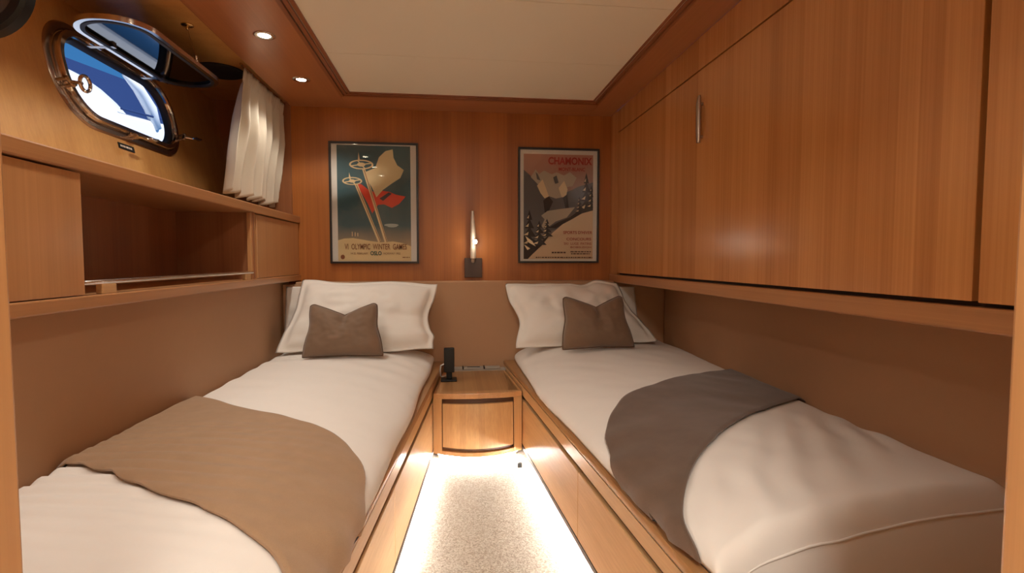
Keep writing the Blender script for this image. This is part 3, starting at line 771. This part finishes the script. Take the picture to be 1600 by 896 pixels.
def draw1(p):
    p(0, [(0,0),(1,0),(1,1),(0,1)])
    p(8, ell(.73,.685,.10,.012)); p(8, ell(.74,.693,.07,.012))
    p(1, [(0,.82),(.08,.805),(.2,.80),(.32,.812),(.45,.826),(.58,.836),(.75,.828),(.88,.842),(1,.87),(1,1),(0,1)])
    # two plain ski sticks with round baskets, a plain cream pennant and a plain red one
    p(4, [(.25,.325),(.33,.335),(.42,.38),(.50,.40),(.58,.385),(.70,.395),(.80,.42),(.93,.435),(.84,.50),(.74,.535),(.63,.505),(.55,.51),(.47,.585),(.41,.50),(.34,.42)])
    p(5, [(.57,.455),(.70,.40),(.74,.412),(.62,.475)])
    p(3, [(.36,.235),(.52,.19),(.57,.10),(.66,.045),(.76,.028),(.77,.10),(.82,.165),(.91,.205),(.86,.275),(.74,.325),(.62,.38),(.53,.445),(.47,.36)])
    for ax, ay, bx, by in ((.235,.30,.565,.832),(.355,.19,.655,.836)):
        p(2, bar(ax,ay,bx,by,.040)); p(6, bar(ax+.012,ay+.02,bx+.012,by,.008))
    for cx_, cy_, rx, ry in ((.33,.165,.165,.042),(.205,.308,.135,.034)):
        p(2, ell(cx_,cy_,rx,ry)); p(0, ell(cx_,cy_,rx*.84,ry*.74)); p(2, bar(cx_-rx*.8,cy_+.012,cx_+rx*.8,cy_-.012,.014)); p(2, bar(cx_-rx*.3,cy_-ry*.8,cx_+rx*.3,cy_+ry*.8,.014)); p(2, ell(cx_,cy_,rx*.34,ry*.42))
    p(2, [(.285,.13),(.295,.06),(.315,.13)]); p(2, [(.16,.285),(.165,.235),(.19,.285)])
    p(6, ell(.062,.965,.028,.020)); p(2, bar(.195,.745,.195,.785,.010)); p(2, bar(.235,.75,.235,.785,.010)); p(2, bar(.27,.755,.27,.785,.010))
L1 = [('VI  OLYMPIC  WINTER  GAMES', .515, .875, .85, .050, .012, 6), ('14-25. FEBRUARY', .29, .934, .24, .018, .004, 6), ('OSLO', .515, .932, .155, .036, .03, 7), ('NORWAY 1952', .735, .934, .23, .018, .004, 6), (None, .93, .968, .10, .007, 0, 6)]
poster(-.6925,-.1915,-.022,.673, -.650,-.236,-.008,.655, 'framed teal sport poster with a cream and a red pennant, left of the wall lamp', P1, draw1, L1)
P2 = [gradient('poster_dusk', 0, 0, Z(.30), Z(.66), (118,110,104), (168,120,100), .2), cmat('poster_mountain', (156,146,130)), cmat('poster_shade', (86,84,84)),
      gradient('poster_snow', 0, 0, Z(.0), Z(.35), (182,158,128), (190,172,148), .2), cmat('poster_pine', (44,38,36)), cmat('poster_letter_red', (134,40,30)), cmat('poster_pale', (196,178,146)), cmat('poster_letter_dark', (74,50,40))]
def pine(p, x, y, w, h_, snow=True):
    for k in range(4):
        yy = y-h_*(.18+.25*k); ww = w*(1-.22*k)
        p(4, [(x-ww/2,yy+h_*.20),(x+ww/2,yy+h_*.20),(x,yy-h_*.10)])
        if snow: p(6, [(x-ww*.42,yy+h_*.15),(x-ww*.05,yy+h_*.05),(x-ww*.12,yy+h_*.16)])
    p(4, bar(x,y,x,y-h_*.2,.012))
def draw2(p):
    p(0, [(0,0),(1,0),(1,1),(0,1)])
    p(2, [(0,.15),(.10,.21),(.22,.30),(.38,.36),(.55,.38),(.80,.30),(1,.26),(1,.62),(0,.80)])
    p(1, [(.10,.22),(.17,.145),(.22,.19),(.29,.155),(.40,.19),(.47,.17),(.58,.20),(.66,.165),(.76,.22),(.70,.30),(.62,.31),(.60,.40),(.46,.42),(.33,.39),(.27,.33)])
    p(6, [(.19,.30),(.27,.24),(.31,.31),(.36,.40),(.30,.42),(.24,.37)]); p(6, [(.50,.32),(.58,.25),(.63,.33),(.60,.42),(.54,.40)])
    p(2, [(.17,.17),(.20,.19),(.24,.25),(.19,.24)]); p(2, [(.42,.22),(.47,.20),(.50,.27),(.45,.28)]); p(4, [(.28,.44),(.36,.40),(.42,.45),(.34,.57),(.30,.55)]); p(4, [(.56,.41),(.62,.38),(.66,.55),(.62,.57)])
    p(1, [(.18,.62),(.34,.54),(.52,.52),(.74,.50),(.62,.60),(.46,.64),(.30,.72)])
    p(2, [(.0,.55),(.16,.52),(.30,.62),(.18,.80),(0,.86)])
    p(4, [(.36,.70),(.50,.645),(.66,.60),(.80,.53),(1,.46),(1,.53),(.84,.56),(.62,.645),(.46,.705)])
    p(3, [(.02,1),(.16,.935),(.28,.84),(.42,.745),(.56,.665),(.70,.615),(.84,.56),(1,.53),(1,1)])
    p(4, [(0,.78),(.10,.80),(.24,.84),(.36,.77),(.40,.75),(.26,.87),(.14,.945),(.06,1),(0,1)])
    for x, y, w, h_ in ((.90,.52,.22,.34),(.80,.545,.14,.14),(.08,.86,.24,.32),(.22,.86,.22,.22),(.33,.78,.18,.16),(.97,.50,.14,.20)): pine(p, x, y, w, h_)
    p(6, [(.02,.78),(.12,.83),(.17,.88),(.06,.84)]); p(6, [(.0,.86),(.09,.90),(.05,.915)])
L2 = [('CHAMONIX', .66, .065, .63, .072, .03, 5), ('MONT-BLANC', .685, .143, .38, .034, .02, 5), ("SPORTS D'HIVER", .775, .745, .42, .030, .015, 5), ('CONCOURS', .79, .808, .36, .026, .015, 5), ('SKI  LUGE  PATINS', .775, .852, .40, .022, .008, 5), ('BOBSLEIGH', .82, .887, .30, .018, .008, 5),
      (None, .50, .938, .20, .014, 0, 7), (None, .82, .930, .30, .010, 0, 7), (None, .82, .950, .28, .010, 0, 7), (None, .58, .985, .82, .010, 0, 7)]
poster(.395,.888,-.020,.666, .428,.852,.004,.630, 'framed brown mountain sport poster with snowy pines, right of the wall lamp', P2, draw2, L2)

# ------------------------------------------------------------------ downlights
def spot(name, loc, energy, size=128, blend=.4, col=(1,.93,.83), r=.03, aim=(0,0,-1)):
    l = bpy.data.lights.new(name, 'SPOT'); l.energy = energy; l.color = col; l.spot_size = math.radians(size); l.spot_blend = blend; l.shadow_soft_size = r
    o = bpy.data.objects.new(name, l); COL.objects.link(o); o.location = loc
    o.rotation_euler = Vector(aim).to_track_quat('-Z', 'Y').to_euler(); return o
def downlight(x, y, label, z=sz, energy=15, **k):
    t = thing('recessed_downlight', (x,y,z), label, 'ceiling light', 'recessed downlights')
    MB().lathe((x,y,z), (0,0,-1), [(.040,0),(.040,.002),(.036,.004),(.024,.003),(.022,0)], 28).build('trim_ring', M['chrome'], t, smooth='auto')
    MB().lathe((x,y,z), (0,0,-1), [(.022,.0),(.021,.003),(.001,.0045)], 24).build('lens', M['lens'], t, smooth='auto')
    o = spot('downlight_beam', (x,y,z-.008), energy, **k); adopt(o, t)
EN = 12
downlight(-.714, 2.64, 'lit recessed spotlight in the left wooden ceiling, nearest the curtain and back wall', energy=EN)
downlight(-.714, 2.145, 'lit recessed spotlight in the left wooden ceiling, above the porthole end of the cabinet', energy=EN)
for y in (1.65, 1.15, .66): downlight(-.714, y, 'lit recessed spotlight in the left wooden ceiling, out of the frame toward the door', energy=EN)
downlight(.14, .62, 'unseen spotlight added in the cream ceiling just inside the doorway', z=cz, energy=13)  # added out of view to brighten the foot of the right bed
# unseen passage lamp, added to fill the cabin through the doorway
pl_ = thing('passage_fill_light', (0,-.7,Z(.93)), 'round unseen fill lamp added in the passage behind the doorway', 'ceiling light')
MB().lathe((0.05,-.6,Z(.93)), (0,0,-1), [(.17,0),(.17,.02),(.16,.03)], 40).build('rim', M['chrome'], pl_, smooth='auto')
MB().lathe((0.05,-.6,Z(.93)), (0,0,-1), [(.159,.0),(.155,.032),(.10,.042),(.001,.046)], 40).build('diffuser', plain('passage_fill_diffuser', (1,.9,.75), .5, emit=(1,.93,.83), es=135), pl_, smooth=True)
# wall lamp light
l = bpy.data.lights.new('bulb_light', 'POINT'); l.energy = .45; l.color = (1,.84,.62); l.shadow_soft_size = .012
o = bpy.data.objects.new('bulb_light', l); COL.objects.link(o); o.location = (.137,2.985,Z(.100)); adopt(o, wl)

# ------------------------------------------------------------------ outside the porthole
yt = thing('yacht', (-5.2,6.2,-1.2), 'white yacht with blue awning moored alongside, seen through the porthole', 'yacht')
def ellipsoid(c, r, n=32, m=20):
    return MB().loft([[Vector((c[0]+r[0]*math.sin(math.pi*(i+.001)/(m+.002))*math.cos(2*math.pi*k/n), c[1]+r[1]*math.sin(math.pi*(i+.001)/(m+.002))*math.sin(2*math.pi*k/n), c[2]+r[2]*math.cos(math.pi*(i+.001)/(m+.002)))) for k in range(n)] for i in range(m+1)])
ellipsoid((-4.0,5.9,Z(.95)), (.5,1.45,1.03)).build('bow_cover', M['hullwhite'], yt, smooth=True)
MB().prism([(-5.6,2.0,Z(-1.8)),(-4.5,3.0,Z(-1.8)),(-4.4,9.5,Z(-1.8)),(-5.6,10.5,Z(-1.8)),(-6.4,9.5,Z(-1.8)),(-6.4,3.0,Z(-1.8))], (0,0,2.1)).build('hull', M['hullwhite'], yt, bevel=.1)
MB().hexa([(-4.3,6.35,Z(.8)),(-3.6,6.35,Z(.8)),(-3.6,8.2,Z(.8)),(-4.3,8.2,Z(.8)),(-4.3,6.15,Z(1.62)),(-3.62,6.15,Z(1.62)),(-3.62,8.2,Z(1.85)),(-4.3,8.2,Z(1.85))]).build('deckhouse', M['hullwhite'], yt, bevel=.05)
MB().hexa([(-4.6,5.6,Z(1.4)),(-4.5,5.6,Z(1.4)),(-4.5,9,Z(1.4)),(-4.6,9,Z(1.4)),(-4.6,5.6,Z(2.25)),(-4.5,5.6,Z(2.25)),(-4.5,9,Z(2.62)),(-4.6,9,Z(2.62))]).build('awning', M['deepblue'], yt)
MB().tube([(-3.62,6.35,Z(2.06)),(-3.62,6.62,Z(1.99)),(-3.62,6.85,Z(1.83)),(-3.62,6.98,Z(1.62))], [.02,.06,.07,.05], 12).build('fender', M['hullwhite'], yt, smooth=True)
MB().tube([(-3.6,6.25,Z(1.66)),(-3.59,7.4,Z(1.80))], .012, 8).build('deck_rail', M['deepblue'], yt)
tag(MB().box(-40,-1.9,-25,40,Z(-2.2),Z(-1.9)).build('water', plain('harbour_water', (.05,.16,.36), .12), None), 'dark blue harbour water outside the porthole', 'water', kind='stuff')
sun = bpy.data.lights.new('sun', 'SUN'); sun.energy = 4.6; sun.color = (1,.97,.95); sun.angle = math.radians(2)
so = bpy.data.objects.new('sun', sun); COL.objects.link(so); so.rotation_euler = Vector((-.75,.25,-.62)).to_track_quat('-Z','Y').to_euler()
w = bpy.data.worlds.new('sky'); S.world = w; w.use_nodes = True
nt = w.node_tree; bg = nt.nodes['Background']; L = nt.links.new
tc = N(nt,'ShaderNodeTexCoord'); sep = N(nt,'ShaderNodeSeparateXYZ'); L(tc.outputs['Generated'], sep.inputs[0])
cr = N(nt,'ShaderNodeValToRGB')
cr.color_ramp.elements[0].position = 0; cr.color_ramp.elements[0].color = (.06,.22,.50,1)
cr.color_ramp.elements[1].position = .6; cr.color_ramp.elements[1].color = (.024,.135,.37,1)
L(sep.outputs['Z'], cr.inputs[0]); L(cr.outputs[0], bg.inputs[0]); bg.inputs[1].default_value = 1.0

# ------------------------------------------------------------------ camera
cam = bpy.data.cameras.new('camera'); co = bpy.data.objects.new('camera', cam); COL.objects.link(co); S.camera = co
FPX = 810.0
cam.sensor_fit = 'HORIZONTAL'; cam.sensor_width = 36; cam.lens = 36*FPX/1600; cam.clip_start = .02
pitch = math.atan(42/FPX); yaw = math.atan(94/FPX*math.cos(pitch))
co.location = (0,0,H); co.rotation_euler = (math.pi/2-pitch, 0, -yaw)

S.view_settings.view_transform = 'Standard'; S.view_settings.look = 'None'
S.view_settings.exposure = 0.08; S.view_settings.gamma = 1; S.view_settings.use_curve_mapping = False
S.cycles.use_denoising = True; S.cycles.max_bounces = 10; S.cycles.diffuse_bounces = 6; S.cycles.sample_clamp_indirect = 6
